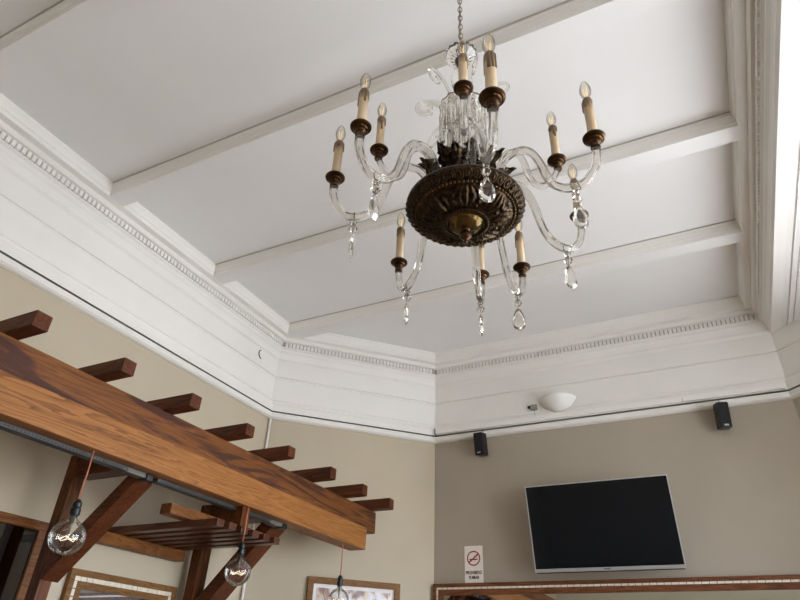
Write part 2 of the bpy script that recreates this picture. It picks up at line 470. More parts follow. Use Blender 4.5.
# frieze boards and picture rail (left, corner, back and on into the bay)
frieze = [(0, ZCR), (0, Z(1.998)), (-.008, Z(1.997)), (-.008, Z(1.991)), (0, Z(1.990)), (.003, Z(1.980)), (0, Z(1.970)), (0, Z(1.812)), (.014, Z(1.806)), (.014, Z(1.796)), (.008, Z(1.792)),
          (.010, Z(1.770)), (.026, Z(1.758)), (.028, Z(1.705)), (-.02, Z(1.704)), (-.02, Z(1.696)), (.026, Z(1.694)), (.032, Z(1.682)), (.032, Z(1.660)), (.020, Z(1.650)), (.0, Z(1.646)),
          (-.001, Z(1.646)), (-.05, Z(1.646)), (-.05, ZCR)]
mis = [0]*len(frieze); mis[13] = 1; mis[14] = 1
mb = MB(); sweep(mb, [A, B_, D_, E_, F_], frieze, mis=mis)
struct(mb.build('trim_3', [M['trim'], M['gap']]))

# ceiling beams and the moulded coffers between them
CX0, CX1 = XL+.1175, XR-.1175
beams = [(-2.86, -2.76), (-1.97, -1.87), (-1.08, -.98), (-.19, -.09), (.695, .790), (1.597, 1.697), (2.487, 2.592), (3.370, 3.475)]
nt_ = 4
for a, b in beams:
    struct(MB().box((CX0+.016, a-.022, ZC-.006), (CX1-.016, a-.0155, ZC-.0004)).build('trim_%d' % nt_, M['crease_shade'])); nt_ += 1  # strip along the ceiling joint: crack and moulding shadow put into its colour
    struct(MB().box((CX0-.0005, a, ZB+.0003), (CX1+.0005, b, ZC-.0005)).build('trim_%d' % nt_, M['ceil'])); nt_ += 1
mold = [(0, ZB), (.002, ZB+.014), (.002, ZB+.024), (.006, ZB+.028), (.006, ZB+.036), (.007, ZB+.050), (.010, ZB+.060), (.010, ZB+.067), (.014, ZB+.071), (.016, ZB+.080), (.016, ZC), (0, ZC)]
for i in range(1, len(beams)+1):
    ya = beams[i-1][1]
    if i < len(beams):
        yb = beams[i][0]; poly = [(CX0, ya), (CX0, yb), (CX1, yb), (CX1, ya)]
    else:
        yb = YB-.1175; k = XL-B_[1]+.1175*math.sqrt(2)
        poly = [(CX0, ya), (k+ya, ya)][1:]+[(yb+k, yb), (CX1, yb), (CX1, ya)]
    mb = MB(); sweep(mb, poly, mold, closed=True)
    struct(mb.build('trim_%d' % nt_, M['trim'])); nt_ += 1
# triangle of soffit between the last beam and the corner crown
mb = MB(); mb.prism([(CX0-.0005, 3.374), (CX0-.0005, CX0-k), (k+3.475, 3.475), (k+3.475, 3.374)], ZB+.0006, ZC-.0006)
struct(mb.build('trim_%d' % nt_, M['ceil'])); nt_ += 1

# ------------------------------------------------------------------ pergola on the left
perg = thing('pergola', 'brown timber pergola of pine beams and short rafters along the left wall', 'pergola', (-2.5, 2.4, 0))
mb = MB(); mb.box((-2.245, -.6, Z(.8675)), (-2.165, 3.905, Z(1.011)), bev=.004); b1 = mb.build('beam', M['pine_dark'], perg, (-2.2, 1.6, Z(.94)))
b1['label'] = 'knotty darker upper beam'
mb = MB(); mb.box((-2.245, -.6, Z(.727)), (-2.12, 3.71, Z(.8665)), bev=.005); b2 = mb.build('beam', M['pine'], perg, (-2.18, 1.6, Z(.80)))
b2['label'] = 'pale varnished lower beam'
YF = [1.130, 1.528, 1.917, 2.310, 2.671, 3.102, 3.493, 3.874]
HR = [.062, .060, .063, .060, .060, .068, .068, .070]
for i, yf in enumerate(YF):
    x0 = max(XL+.002, (XL-B_[1])+yf+.002)
    mb = MB(); mb.box((x0, yf-.064, Z(1.0115)), (-2.010, yf, Z(1.0115+HR[i])), bev=.004)
    mb.build('rafter', M['wood_red'], perg, (-2.3, yf-.03, Z(1.04)))
def bracket(y0, y1, x_top, z_top, th, slope, px0, px1, zpost, arm=(.765, .868), by1=None):
    mb = MB(); mb.box((px0, y0, 0), (px1, y1, Z(zpost)), bev=.004); mb.build('post', M['wood_red_z'], perg, ((px0+px1)/2, (y0+y1)/2, 1.2))
    y1 = by1 or y1
    mb = MB(); mb.box((px1+.0005, y0+.004, Z(arm[0])), (-2.2455, y1-.004, Z(arm[1])), bev=.003); mb.build('arm', M['wood_red'], perg, (-2.5, y0, Z(arm[0])))
    # diagonal brace: lower edge runs through (x_top, z_top) with the given slope
    zl = lambda x: z_top+slope*(x-x_top)
    v = th*math.sqrt(1+slope*slope)
    zt = arm[0]-.001
    xa = px1+.0005
    xb = x_top+(zt-z_top)/slope; xb2 = x_top+(zt-v-z_top)/slope
    pts = [(xa, zl(xa)), (min(xb, -2.25+.0), zl(min(xb, -2.25))), (min(xb, -2.25), zt), (xb2, zt), (xa, zl(xa)+v)]
    mb = MB(); n = len(pts)
    vs = [(x, y0+.002, Z(z)) for x, z in pts]+[(x, y1-.002, Z(z)) for x, z in pts]
    mb.add(vs, [tuple(range(n)), tuple(range(n, 2*n))[::-1]]+[(i, (i+1) % n, n+(i+1) % n, n+i) for i in range(n)])
    mb.build('brace', M['wood_red'], perg, (-2.5, y0, Z(.5)))
bracket(1.875, 1.935, -2.314, .647, .062, .907, -2.745, -2.680, .868, by1=1.965)
bracket(2.862, 2.945, -2.262, .70, .075, 1.03, -2.805, -2.735, .868, by1=2.985)

# slatted rack hung below the pergola
rack = thing('slat_rack', 'dark slatted timber rack hanging under the pergola beside the wall', 'rack', (-2.5, 2.55, Z(.6)))
ZS0, ZS1 = Z(.598), Z(.631)
for i in range(6):
    y = 2.305+.0905*i
    mb = MB(); mb.box((XL+.006, y-.006, ZS0), (-2.135, y+.046, ZS1), bev=.003); mb.build('slat', M['wood_dark'], rack, (-2.5, y, ZS0))
mb = MB(); mb.box((-2.878, 2.19, Z(.541)), (-2.812, 2.82, ZS0-.0005), bev=.003); mb.build('joist', M['wood_red_y'], rack, (-2.84, 2.5, ZS0))
mb = MB(); mb.box((-2.37, 2.155, ZS1+.0005), (-2.30, 2.86, ZS1+.049), bev=.003); mb.build('joist', M['wood_red_y'], rack, (-2.33, 2.5, ZS1))
mb = MB(); zz = (ZS1+.0005, Z(.7045), Z(.7265)); hp = [(-2.295, zz[0]), (-2.14, zz[0]), (-2.14, zz[2]), (-2.178, zz[2]), (-2.178, zz[1]), (-2.295, zz[1])]
mb.prism(hp, -2.53, -2.47, 0, Matrix(((1, 0, 0, 0), (0, 0, -1, 0), (0, 1, 0, 0), (0, 0, 0, 1)))); mb.build('hanger', M['wood_red_z'], rack, (-2.2, 2.5, Z(.68)))

# strip lights under the lower beam
def strip_light(y0, y1, label):
    t = thing('strip_light', label, 'light', (-2.21, (y0+y1)/2, Z(.72)), 'strip lights under the pergola beam')
    mb = MB(); mb.box((-2.228, y0, Z(.709)), (-2.185, y1-.14, Z(.7268)), bev=.002); mb.build('body', M['grey_metal'], t)
    mb = MB(); y = y0+.02
    while y < y1-.16:
        mb.box((-2.1852, y, Z(.711)), (-2.1835, y+.009, Z(.718)))
        y += .016
    mb.build('slots', M['black'], t)
    mb = MB(); mb.box((-2.230, y1-.139, Z(.706)), (-2.183, y1-.035, Z(.7268)), bev=.003); mb.build('cover', M['clear_plastic'], t)
    mb = MB(); mb.box((-2.238, y1-.034, Z(.700)), (-2.176, y1, Z(.7269)), bev=.004); mb.build('end_cap', M['black'], t)
strip_light(.3, 1.90, 'longer grey slotted strip light under the pale beam, nearer end')
strip_light(1.935, 2.905, 'shorter grey slotted strip light under the pale beam above the slat rack')

# hanging globe bulbs
def globe_lamp(x, y, zc, label, D=.125):
    t = thing('pendant_bulb', label, 'lamp', (x, y, Z(.7268)), 'globe bulbs hanging from the pergola beam')
    R = D/2
    zs = zc+R+.022
    MB().tube([(x, y, Z(.7268)), (x+.001, y, Z(zs+.15)), (x, y, Z(zs+.045))], .0028, 8).build('cord', M['cable'], t)
    T = Matrix.Translation((x, y, Z(0)))
    mb = MB(); mb.lathe([(.0001, zs+.052), (.008, zs+.05), (.013, zs+.042), (.0165, zs+.036), (.0165, zs+.022), (.014, zs+.020), (.0185, zs+.016), (.0185, zs-.006), (.014, zs-.008), (.014, zs-.012), (.0001, zs-.012)], 20, 0, T, True, sharp=True); mb.build('socket', M['socket'], t)
    prof = [(.013, zs-.012), (.0135, zs-.018)]
    for j in range(1, 15):
        a = PI*j/15
        if R*math.sin(a) > .02 or j > 7: prof.append((R*math.sin(a), zc+R*math.cos(a)))
    prof.append((.0001, zc-R))
    g = MB(); g.lathe(prof, 32, 0, T); gl = g.build('globe', M['bulb_smoke'], t)
    f = MB(); f.tube([(x, y, Z(zs-.012)), (x, y, Z(zc+.01))], lambda q: .0075*(1-.6*q), 10, 1)
    pts = []
    for j in range(9):
        a = 2*PI*j/8
        pts.append((x+.030*math.cos(a), y+.030*math.sin(a), Z(zc-.006+(.005 if j % 2 else -.005))))
    f.tube(pts, .0008, 6, 0)
    for j in range(0, 8, 2): f.tube([(x, y, Z(zc+.012)), pts[j]], .0006, 5, 1)
    f.build('filament', [M['filament'], M['clear_plastic']], t)
globe_lamp(-2.145, 1.553, .403, 'large clear globe bulb on copper cord in front of the first brace')
globe_lamp(-2.127, 2.496, .420, 'clear globe bulb on cord hanging beside the slat rack ends')
globe_lamp(-2.145, 3.463, .405, 'clear globe bulb hanging in front of the framed picture, near beam end')

# ------------------------------------------------------------------ frames on the walls
def frame_xf(origin, right, normal):
    r = Vector(right).normalized(); n = Vector(normal).normalized(); u = Vector((0, 0, 1))
    return Matrix(((r.x, u.x, n.x, origin[0]), (r.y, u.y, n.y, origin[1]), (r.z, u.z, n.z, origin[2]), (0, 0, 0, 1)))
def ring(mb, x0, x1, y0, y1, w, d0, d1, mi=0, bev=.002):
    mb.box((x0, y1-w, d0), (x1, y1, d1), mi, None, bev); mb.box((x0, y0, d0), (x1, y0+w, d1), mi, None, bev)
    mb.box((x0, y0+w, d0), (x0+w, y1-w, d1), mi, None, bev); mb.box((x1-w, y0+w, d0), (x1, y1-w, d1), mi, None, bev)
def tiles(mb, x0, x1, y0, y1, w, d0, d1, tl):
    def run(a0, a1, fix0, fix1, horiz):
        L_ = a1-a0; n = max(1, int(L_/tl)); s = L_/n
        for i in range(n):
            g = .0012+random.random()*.001; p = a0+i*s+g; q = a0+(i+1)*s-g
            dd = d1+random.uniform(-.0006, .0006)
            if horiz: mb.box((p, fix0, d0), (q, fix1, dd))
            else: mb.box((fix0, p, d0), (fix1, q, dd))
    run(x0, x1, y1-w, y1, True); run(x0, x1, y0, y0+w, True)
    run(y0+w, y1-w, x0, x0+w, False); run(y0+w, y1-w, x1-w, x1, False)
def mosaic_mirror(label, origin, right, normal, W, H, wood_m, w1, wt, w2, tl, glass_m):
    t = thing('mosaic_mirror', label, 'mirror', origin)
    X = frame_xf(origin, right, normal)
    mb = MB(X); ring(mb, 0, W, -H, 0, w1, .0, .030); mb.build('outer_frame', wood_m, t)
    mb = MB(X); ring(mb, w1, W-w1, -H+w1, -w1, wt, .0, .021, 0, 0); mb.build('tile_bed', M['walnut'], t)
    mb = MB(X); tiles(mb, w1+.001, W-w1-.001, -H+w1+.001, -w1-.001, wt-.002, .0205, .0245, tl); mb.build('mosaic_border', M['mosaic'], t)
    mb = MB(X); i = w1+wt; ring(mb, i, W-i, -H+i, -i, w2, .0, .027); mb.build('inner_frame', wood_m, t)
    mb = MB(X); i = w1+wt+w2; mb.box((i-.003, -H+i-.003, .004), (W-i+.003, -i+.003, .012)); mb.build('mirror_glass', glass_m, t)
# left wall: origin is the top left corner as seen from the room
mosaic_mirror('small mirror with cream mosaic border on the left wall between the pergola posts', (XL+.001, 2.146, Z(.411)), (0, 1, 0), (1, 0, 0), .708, .95, M['oak'], .030, .022, .030, .034, M['mirror'])
mosaic_mirror('long mirror with wood and mosaic border on the back wall under the television', (-1.925, YB-.001, Z(.604)), (1, 0, 0), (0, -1, 0), 2.46, 1.05, M['walnut'], .024, .015, .036, .042, M['mirror'])
t = thing('wood_framed_mirror', 'dark mirror in plain orange wooden frame at the left edge behind the first post', 'mirror', (XL+.001, 1.02, Z(.58)))
X = frame_xf((XL+.001, 1.02, Z(.580)), (0, 1, 0), (1, 0, 0))
mb = MB(X); ring(mb, 0, .940, -1.1, 0, .042, 0, .022); mb.build('frame', M['wood_red_y'], t)
mb = MB(X); mb.box((.038, -1.062, .003), (.902, -.038, .010)); mb.build('mirror_glass', M['mirror_dark'], t)
# picture on the diagonal corner wall
dn = Vector((1, -1, 0)).normalized(); dr = Vector((1, 1, 0)).normalized()
pc = Vector((-2.567, 3.737, 0)); pc = pc - dn*((pc-Vector((B_[0], B_[1], 0))).dot(dn)-.001); pc.z = Z(.585)
t = thing('framed_picture', 'wood framed picture with white mat on the corner wall behind the third bulb', 'picture', pc)
X = frame_xf(pc, dr, dn)
mb = MB(X); ring(mb, 0, .655, -.50, 0, .040, 0, .028); mb.build('frame', M['oak'], t)
mb = MB(X); mb.box((.036, -.464, .003), (.619, -.036, .010)); mb.build('mat', M['mat'], t)
mb = MB(X); mb.box((.064, -.436, .0102), (.592, -.064, .0115)); mb.build('print', M['print'], t)

# no smoking sign standing on the long mirror
sx0, sx1, sz0, sz1 = -1.690, -1.552, Z(.6045), Z(.852)
t = thing('no_smoking_sign', 'small white no smoking sign standing on the long mirror', 'sign', ((sx0+sx1)/2, YB-.004, sz0))
X = frame_xf((sx0, YB-.001, sz0), (1, 0, 0), (0, -1, 0))
W_, H_ = sx1-sx0, sz1-sz0
mb = MB(X); mb.box((0, 0, 0), (W_, H_, .004), bev=.001); mb.build('plate', M['sign_white'], t)
mb = MB(X); cx, cy = W_/2, H_*.66
mb.torus(.046, .0042, 40, 8, 0, Matrix.Translation((cx, cy, .0042)) @ Matrix.Diagonal((1, 1, .35, 1)))
a = math.radians(38)
mb.box((-.044, -.0045, .0042), (.044, .0045, .0058), 0, Matrix.Translation((cx, cy, 0)) @ Matrix.Rotation(a, 4, 'Z'))
mb.build('prohibition_ring', M['sign_red'], t)
mb = MB(X); mb.box((cx-.030, cy-.012, .0042), (cx+.022, cy-.004, .0052)); mb.box((cx+.024, cy-.012, .0042), (cx+.030, cy-.004, .0052))
for k in range(7):
    mb.box((cx+.020+.005*math.sin(k*.9)-.001, cy+k*.0035, .0042), (cx+.022+.005*math.sin(k*.9), cy+.003+k*.0035, .0050))
    if k < 5: mb.box((cx+.004+.004*math.sin(k*.9), cy+.004+k*.0035, .0042), (cx+.006+.004*math.sin(k*.9), cy+.007+k*.0035, .0050))
mb.build('cigarette_symbol', M['sign_black'], t)
def text_mesh(body, size, xf, name, mat, parent, depth=.0006, width=None, bold=.0):
    cu = bpy.data.curves.new(name, 'FONT'); cu.body = body; cu.size = size; cu.align_x = 'CENTER'; cu.align_y = 'CENTER'; cu.extrude = depth; cu.offset = bold
    ob = bpy.data.objects.new(name+'_c', cu); C.objects.link(ob)
    dg = bpy.context.evaluated_depsgraph_get(); me = bpy.data.meshes.new_from_object(ob.evaluated_get(dg))
    bpy.data.objects.remove(ob); bpy.data.curves.remove(cu)
    xs = [v.co.x for v in me.vertices]; s = (width/(max(xs)-min(xs))) if width else 1
    me.transform(Matrix.Diagonal((s, 1, 1, 1))); me.transform(xf); me.name = name
    me.materials.clear(); me.materials.append(mat)
    o = bpy.data.objects.new(name, me); C.objects.link(o); o.parent = parent
    me.transform(Matrix.Translation(-world_loc(parent)))
    return o
text_mesh('PROHIBIDO', .030, X @ Matrix.Translation((W_/2, H_*.275, .0046)), 'lettering', M['sign_black'], t, width=W_*.86, bold=.0008)
text_mesh('FUMAR', .030, X @ Matrix.Translation((W_/2, H_*.145, .0046)), 'lettering', M['sign_black'], t, width=W_*.56, bold=.0008)

# ------------------------------------------------------------------ television, tilted forward on its arm
tb = Vector((-.6865, 4.268, Z(.640))); tt = Vector((-.6865, 4.149, Z(1.169)))
upv = (tt-tb).normalized(); rv = Vector((1, 0, 0)); nv = rv.cross(upv)       # nv points into the room and down
X = Matrix(((rv.x, upv.x, nv.x, tb.x), (rv.y, upv.y, nv.y, tb.y), (rv.z, upv.z, nv.z, tb.z), (0, 0, 0, 1)))
TH = (tt-tb).length; TW = .918/2
t = thing('television', 'flat black television with silver bezel tilted forward on the back wall', 'television', tb)
mb = MB(X); mb.box((-TW+.004, .006, -.028), (TW-.004, TH-.004, -.0005), bev=.004); mb.box((-TW*.6, .03, -.055), (TW*.6, TH*.6, -.028), bev=.006); mb.build('back_shell', M['black'], t)
mb = MB(X); bw = .007
mb.box((-TW, TH-bw, 0), (TW, TH, .006), bev=.0012); mb.box((-TW, .0, 0), (TW, .021, .007), bev=.0012)
mb.box((-TW, .021, 0), (-TW+bw, TH-bw, .006), bev=.0012); mb.box((TW-bw, .021, 0), (TW, TH-bw, .006), bev=.0012)
mb.build('bezel', M['silver'], t)
mb = MB(X); mb.box((-TW+bw-.001, .0205, .0), (TW-bw+.001, TH-bw+.001, .0035)); mb.build('screen', M['screen'], t)
mb = MB(X); mb.box((-TW+.01, -.006, -.022), (TW-.01, .0, .003), bev=.001); mb.box((-.02, .008, .007), (.02, .013, .0076)); mb.build('lower_lip', M['black'], t)
mb = MB(); mb.box((-.80, YB-.012, Z(.74)), (-.57, YB-.001, Z(1.04)), bev=.002)
mb.box((-.73, 4.262, Z(.80)), (-.64, YB-.012, Z(.86)), bev=.003)
mb.box((-.73, 4.215, Z(.96)), (-.64, YB-.012, Z(1.02)), bev=.003)
mb.build('wall_mount', M['black'], t)

# ------------------------------------------------------------------ loudspeakers
def speaker(x, y, z, label, yaw, tilt):
    t = thing('wall_speaker', label, 'speaker', (x, YB, z), 'small wall loudspeakers')
    R_ = Matrix.Translation((x, y, z)) @ Matrix.Rotation(yaw, 4, 'Z') @ Matrix.Rotation(tilt, 4, 'X')
    mb = MB(R_); mb.box((-.036, -.05, -.085), (.036, .045, .085), bev=.010); mb.build('cabinet', M['black'], t)
    mb = MB(R_); mb.box((-.030, -.0535, -.078), (.030, -.0495, .078), bev=.002); mb.build('grille', plainblack, t)
    mb = MB(R_); mb.box((-.013, -.0545, -.072), (.013, -.0534, -.062)); mb.build('badge', M['grey_plastic'], t)
    mb = MB(); mb.tube([(x, YB-.002, z+.05), (x, YB-.03, z+.05), (x, y+.035, z+.02)], .008, 8); mb.box((x-.02, YB-.006, z+.02), (x+.02, YB-.0005, z+.08), bev=.001)
    mb.tube([(x+.004, y+.02, z+.082), (x+.004, YB-.028, z+.10), (x+.004, YB-.034, z+.135)], .0022, 6)
    mb.build('bracket', M['black'], t)
plainblack = plain('black_grille_cloth', (13, 13, 15), .8)
speaker(-1.513, 4.325, Z(1.570), 'left of two small black loudspeakers below the rail, nearer the corner', math.radians(-6), math.radians(10))
speaker(.168, 4.325, Z(1.565), 'right of two small black loudspeakers below the rail, above the television right side', math.radians(16), math.radians(10))

# uplighter bowl on the frieze
t = thing('wall_uplighter', 'white bowl shaped uplighter on the white frieze above the rail', 'wall light', (-.905, YB, Z(1.83)))
mb = MB()
prof = [(.0005, -.106), (.025, -.101), (.055, -.087), (.085, -.064), (.112, -.036), (.130, -.014), (.140, .0), (.141, .006), (.134, .006), (.124, -.012), (.105, -.034), (.080, -.058), (.050, -.080), (.0005, -.096)]
mb.lathe(prof, 28, 0, Matrix.Translation((-.908, YB-.001, Z(1.868))), True, a0=PI, a1=2*PI)
mb.build('bowl', M['sconce'], t)
mb = MB(); mb.box((-.965, YB-.022, Z(1.79)), (-.845, YB-.0005, Z(1.87)), bev=.003); mb.build('back_plate', M['trim'], t)

# small sensor beside it
t = thing('motion_sensor', 'tiny grey sensor with black lens left of the white bowl light', 'sensor', (-1.10, YB, Z(1.84)))
mb = MB(); mb.box((-1.118, YB-.030, Z(1.815)), (-1.068, YB-.0005, Z(1.853)), bev=.005); mb.build('housing', M['grey_plastic'], t)
mb = MB(); mb.lathe([(.0001, -.016), (.010, -.012), (.012, 0), (.011, .01), (.0001, .012)], 14, 0, Matrix.Translation((-1.126, YB-.018, Z(1.838))) @ Matrix.Rotation(PI/2, 4, 'Y')); mb.build('lens', M['black'], t)
mb = MB(); mb.tube([(-1.098, YB-.016, Z(1.816)), (-1.090, YB-.017, Z(1.79)), (-1.086, YB-.03, Z(1.758))], .002, 6); mb.build('wire', M['grey_plastic'], t)

# cable trunking along the back wall, and the conduit down the wall corner
mb = MB(); mb.box((-1.905, YB-.054, Z(1.709)), (.572, YB-.0285, Z(1.753)), bev=.003)
tr = tag(mb.build('cable_trunking', M['trim'], None, (-.67, YB-.03, Z(1.73))), 'long white cable trunking on the back wall above the picture rail', 'cable trunking')
mb = MB(); mb.box((-1.9115, YB-.055, Z(1.704)), (-1.9055, YB-.028, Z(1.752)), bev=.001); mb.build('end_joint', M['black'], tr)
mb = MB(); mb.box((-.05, YB-.0548, Z(1.707)), (-.047, YB-.050, Z(1.735))); mb.build('joint', M['gap'], tr)
cv = Vector((B_[0], B_[1], 0))
mb = MB(); p = cv+Vector((.02, -.006, 0))
mb.tube([(p.x, p.y, Z(1.645)), (p.x, p.y, Z(1.2)), (p.x, p.y, .1)], .009, 8)
tag(mb.build('cable_conduit', M['trim'], None, (p.x, p.y, Z(.8))), 'thin white conduit running down the wall corner behind the pergola rafters', 'conduit')
mb = MB(); pts = [(XL+.004, 3.222, Z(2.118)), (XL+.007, 3.207, Z(2.110)), (XL+.009, 3.200, Z(2.092)), (XL+.009, 3.206, Z(2.070)), (XL+.006, 3.225, Z(2.058)), (XL+.003, 3.240, Z(2.056))]
mb.tube(smooth_path(pts, 4), .0035, 6)
tag(mb.build('wire_hook', M['black'], None, (XL+.005, 3.215, Z(2.09))), 'small curved black wire hook on the left white frieze', 'hook')

# ------------------------------------------------------------------ chandelier
K = .875
CC = Vector((-.55313*K, 1.50135*K, EYE+1.36983*K))
ch = thing('chandelier', 'glass and bronze candle chandelier hanging on a chain from the ceiling', 'chandelier', CC)
def cp(r, a, z): return CC+Vector((r*math.cos(math.radians(a)), r*math.sin(math.radians(a)), z))*K
TK = Matrix.Translation(CC) @ Matrix.Scale(K, 4)
# dish: rim, relief underside, bead and rope rings, boss, finial
def relief(r, th):
    """eight palmettes with fluted lobes, darts between them"""
    u = (r-.085)/(.160-.085)
    if not 0 < u < 1: return 0
    t8 = ((th*8/(2*PI)) % 1)-.5
    env = math.sin(PI*u)**.6
    wd = .06+.40*math.sin(PI*min(1, u*.95))**.8
    leaf = max(0., 1-abs(t8)/wd)
    z = -.013*env*leaf**.5*(.55+.45*math.cos(t8/wd*13*(.6+.6*u)))
    t16 = (((th*8/(2*PI))+.5) % 1)-.5
    z -= .010*max(0., 1-abs(t16)*7)*env*(.6+.4*math.cos(u*20))
    z -= .0028*math.sin(th*60+7*math.sin(u*11))*env*(1-leaf*.5)
    return z
mb = MB()
rs = [.060+(.170-.060)*i/44 for i in range(45)]; nT = 288
def base(r):   # underside height of the dish
    u = (r-.06)/.11
    return -.060+.042*u**1.6
vs = []; fs = []
for r in rs:
    for i in range(nT):
        th = 2*PI*i/nT; vs.append((r*math.cos(th), r*math.sin(th), base(r)+relief(r, th)))
for j in range(len(rs)-1):
    for i in range(nT): fs.append((j*nT+i, j*nT+(i+1) % nT, (j+1)*nT+(i+1) % nT, (j+1)*nT+i))
mb.add(vs, fs, 0, True, TK)
mb.build('dish', M['bronze'], ch)
mb = MB(); mb.lathe([(.168, -.018), (.172, -.022), (.178, -.020), (.192, -.010), (.1995, -.001), (.202, .008), (.200, .018), (.190, .024), (.165, .026), (.12, .030), (.06, .05), (.02, .06), (.0001, .06), (.0001, .05), (.06, .035), (.12, .018), (.162, .008), (.168, -.018)], 96, 0, TK)
for i in range(44):                      # egg and dart course round the rim
    a = 2*PI*i/44; c = (.1895*math.cos(a), .1895*math.sin(a), -.0105)
    X = TK @ Matrix.Translation(c) @ Matrix.Rotation(a, 4, 'Z') @ Matrix.Rotation(math.radians(-40), 4, 'Y')
    mb.torus(.0088, .0024, 14, 5, 0, X, 1.75, 1.12); mb.ball((0, 0, 0), .0048, 8, 0, 1, X @ Matrix.Diagonal((2.2, .9, 1.1, 1)))
mb.build('rim', M['bronze'], ch)
mb = MB()
for i in range(76):
    a = 2*PI*i/76; mb.ball((.1665*math.cos(a), .1665*math.sin(a), -.0225), .0052, 8, 0, 1, TK)
mb.build('bead_ring', bronze('bead_bronze', (70, 50, 30), (120, 90, 54), .3, 20, 0), ch)
mb = MB(); mb.torus(.0745, .0035, 60, 8, 0, TK @ Matrix.Translation((0, 0, -.0625)))
for i in range(46):
    a = 2*PI*i/46; X = TK @ Matrix.Translation((.0745*math.cos(a), .0745*math.sin(a), -.064)) @ Matrix.Rotation(a+.6, 4, 'Z')
    mb.ball((0, 0, 0), .0042, 8, 0, 1, X @ Matrix.Diagonal((1.7, .8, 1, 1)))
mb.build('rope_ring', M['bronze'], ch)
mb = MB(); mb.lathe([(.074, -.058), (.070, -.062), (.062, -.060), (.058, -.061), (.055, -.066), (.050, -.073), (.041, -.081), (.028, -.087), (.014, -.089), (.0001, -.089)], 48, 0, TK); mb.build('boss', M['bronze_smooth'], ch)
mb = MB(); mb.lathe([(.020, -.086), (.013, -.090), (.011, -.094), (.016, -.098), (.021, -.107), (.0205, -.115), (.015, -.124), (.008, -.128), (.006, -.133), (.008, -.138), (.0001, -.144)], 24, 0, TK); mb.build('finial', M['bronze_cup'], ch)
# acanthus leaves standing round the top of the dish
def leaf(a, h, w, r0, lean):
    """ragged acanthus leaf: serrated edge, raised rib, tip curling outwards"""
    mb = MB(); n = 30; vs = []; fs = []
    for i in range(n+1):
        t = i/n
        saw = 1-((t*6.2) % 1)
        half = w*(math.sin(PI*min(1, .20+.80*t))**.6)*(.50+.50*saw)*(1 if t < .97 else .15)
        r = r0+lean*t*t*.9-.01*math.sin(PI*t); z = .02+h*t-.35*lean*t**4
        for s_ in (-1, -.66, -.33, 0, .33, .66, 1):
            bulge = .012*(1-abs(s_))+.006*math.cos(s_*10+t*14)
            vs.append((r+bulge, s_*half, z+.012*abs(s_)*saw))
    for i in range(n):
        for j in range(6): fs.append((i*7+j, i*7+j+1, (i+1)*7+j+1, (i+1)*7+j))
    o = len(vs); vs2 = [(x-.004, y, z) for x, y, z in vs]
    f2 = [tuple(q+o for q in f[::-1]) for f in fs]
    edge = []
    for i in range(n):
        edge.append((i*7, (i+1)*7, o+(i+1)*7, o+i*7)); edge.append((i*7+6, o+i*7+6, o+(i+1)*7+6, (i+1)*7+6))
    mb.add(vs+vs2, fs+f2+edge, 0, False, TK @ Matrix.Rotation(math.radians(a), 4, 'Z'))
    mb.build('acanthus_leaf', M['bronze'], ch)
for i in range(16):
    leaf(10+22.5*i,   .200 if i % 2 else .155, .052 if i % 2 else .046, .080 if i % 2 else .110, .085 if i % 2 else .070)

big = [(.125, .03), (.128, .11), (.150, .160), (.178, .180), (.205, .182), (.232, .170), (.256, .137), (.273, .090), (.288, .035), (.308, -.015), (.340, -.045), (.375, -.055), (.410, -.045), (.440, -.005), (.454, .045), (.4555, .085)]
small = [(.115, .03), (.120, .15), (.135, .20), (.155, .224), (.178, .224), (.200, .200), (.213, .155), (.222, .105), (.238, .065), (.262, .048), (.288, .060), (.308, .092), (.317, .118)]
def drop(mb, base_p, spin, s=1.0, L_=1.0):
    """ring, two cut beads and a flat pear drop hanging from base_p"""
    T = Matrix.Translation(base_p) @ Matrix.Rotation(spin, 4, 'Z') @ Matrix.Scale(K*s, 4)
    mb.torus(.0145, .0014, 20, 6, 1, T @ Matrix.Translation((0, 0, .004)) @ Matrix.Rotation(PI/2, 4, 'X'))
    mb.tube([(0, 0, -.010), (0, 0, -.066)], .0010, 5, 1, T)
    for z, r in ((-.020, .012), (-.047, .0155)):
        prof = [(.0001, z+r), (r*.65, z+r*.72), (r, z), (r*.65, z-r*.72), (.0001, z-r)]
        mb.lathe(prof, 8, 0, T, False)
    n = 16; H = .098*L_
    ring_ = []
    for i in range(n):
        a = 2*PI*i/n; y = -math.cos(a); w = .0200*math.sin(a)*(1-.42*y)*1.12
        ring_.append((w, -.066-H*.5+y*H*.5*(1 if y > 0 else 1)))
    vs = []
    for sc_, d in ((1, 0), (.62, .0085), (.62, -.0085)):
        for x, z in ring_:
            zz = -.066-H*.54+(z+.066+H*.54)*sc_
            vs.append((x*sc_, d, zz))
    fs = []
    for i in range(n):
        k2 = (i+1) % n
        fs.append((i, k2, n+k2, n+i)); fs.append((k2, i, 2*n+i, 2*n+k2))
    fs.append(tuple(range(n, 2*n))); fs.append(tuple(range(2*n, 3*n))[::-1])
    mb.add(vs, fs, 0, False, T)
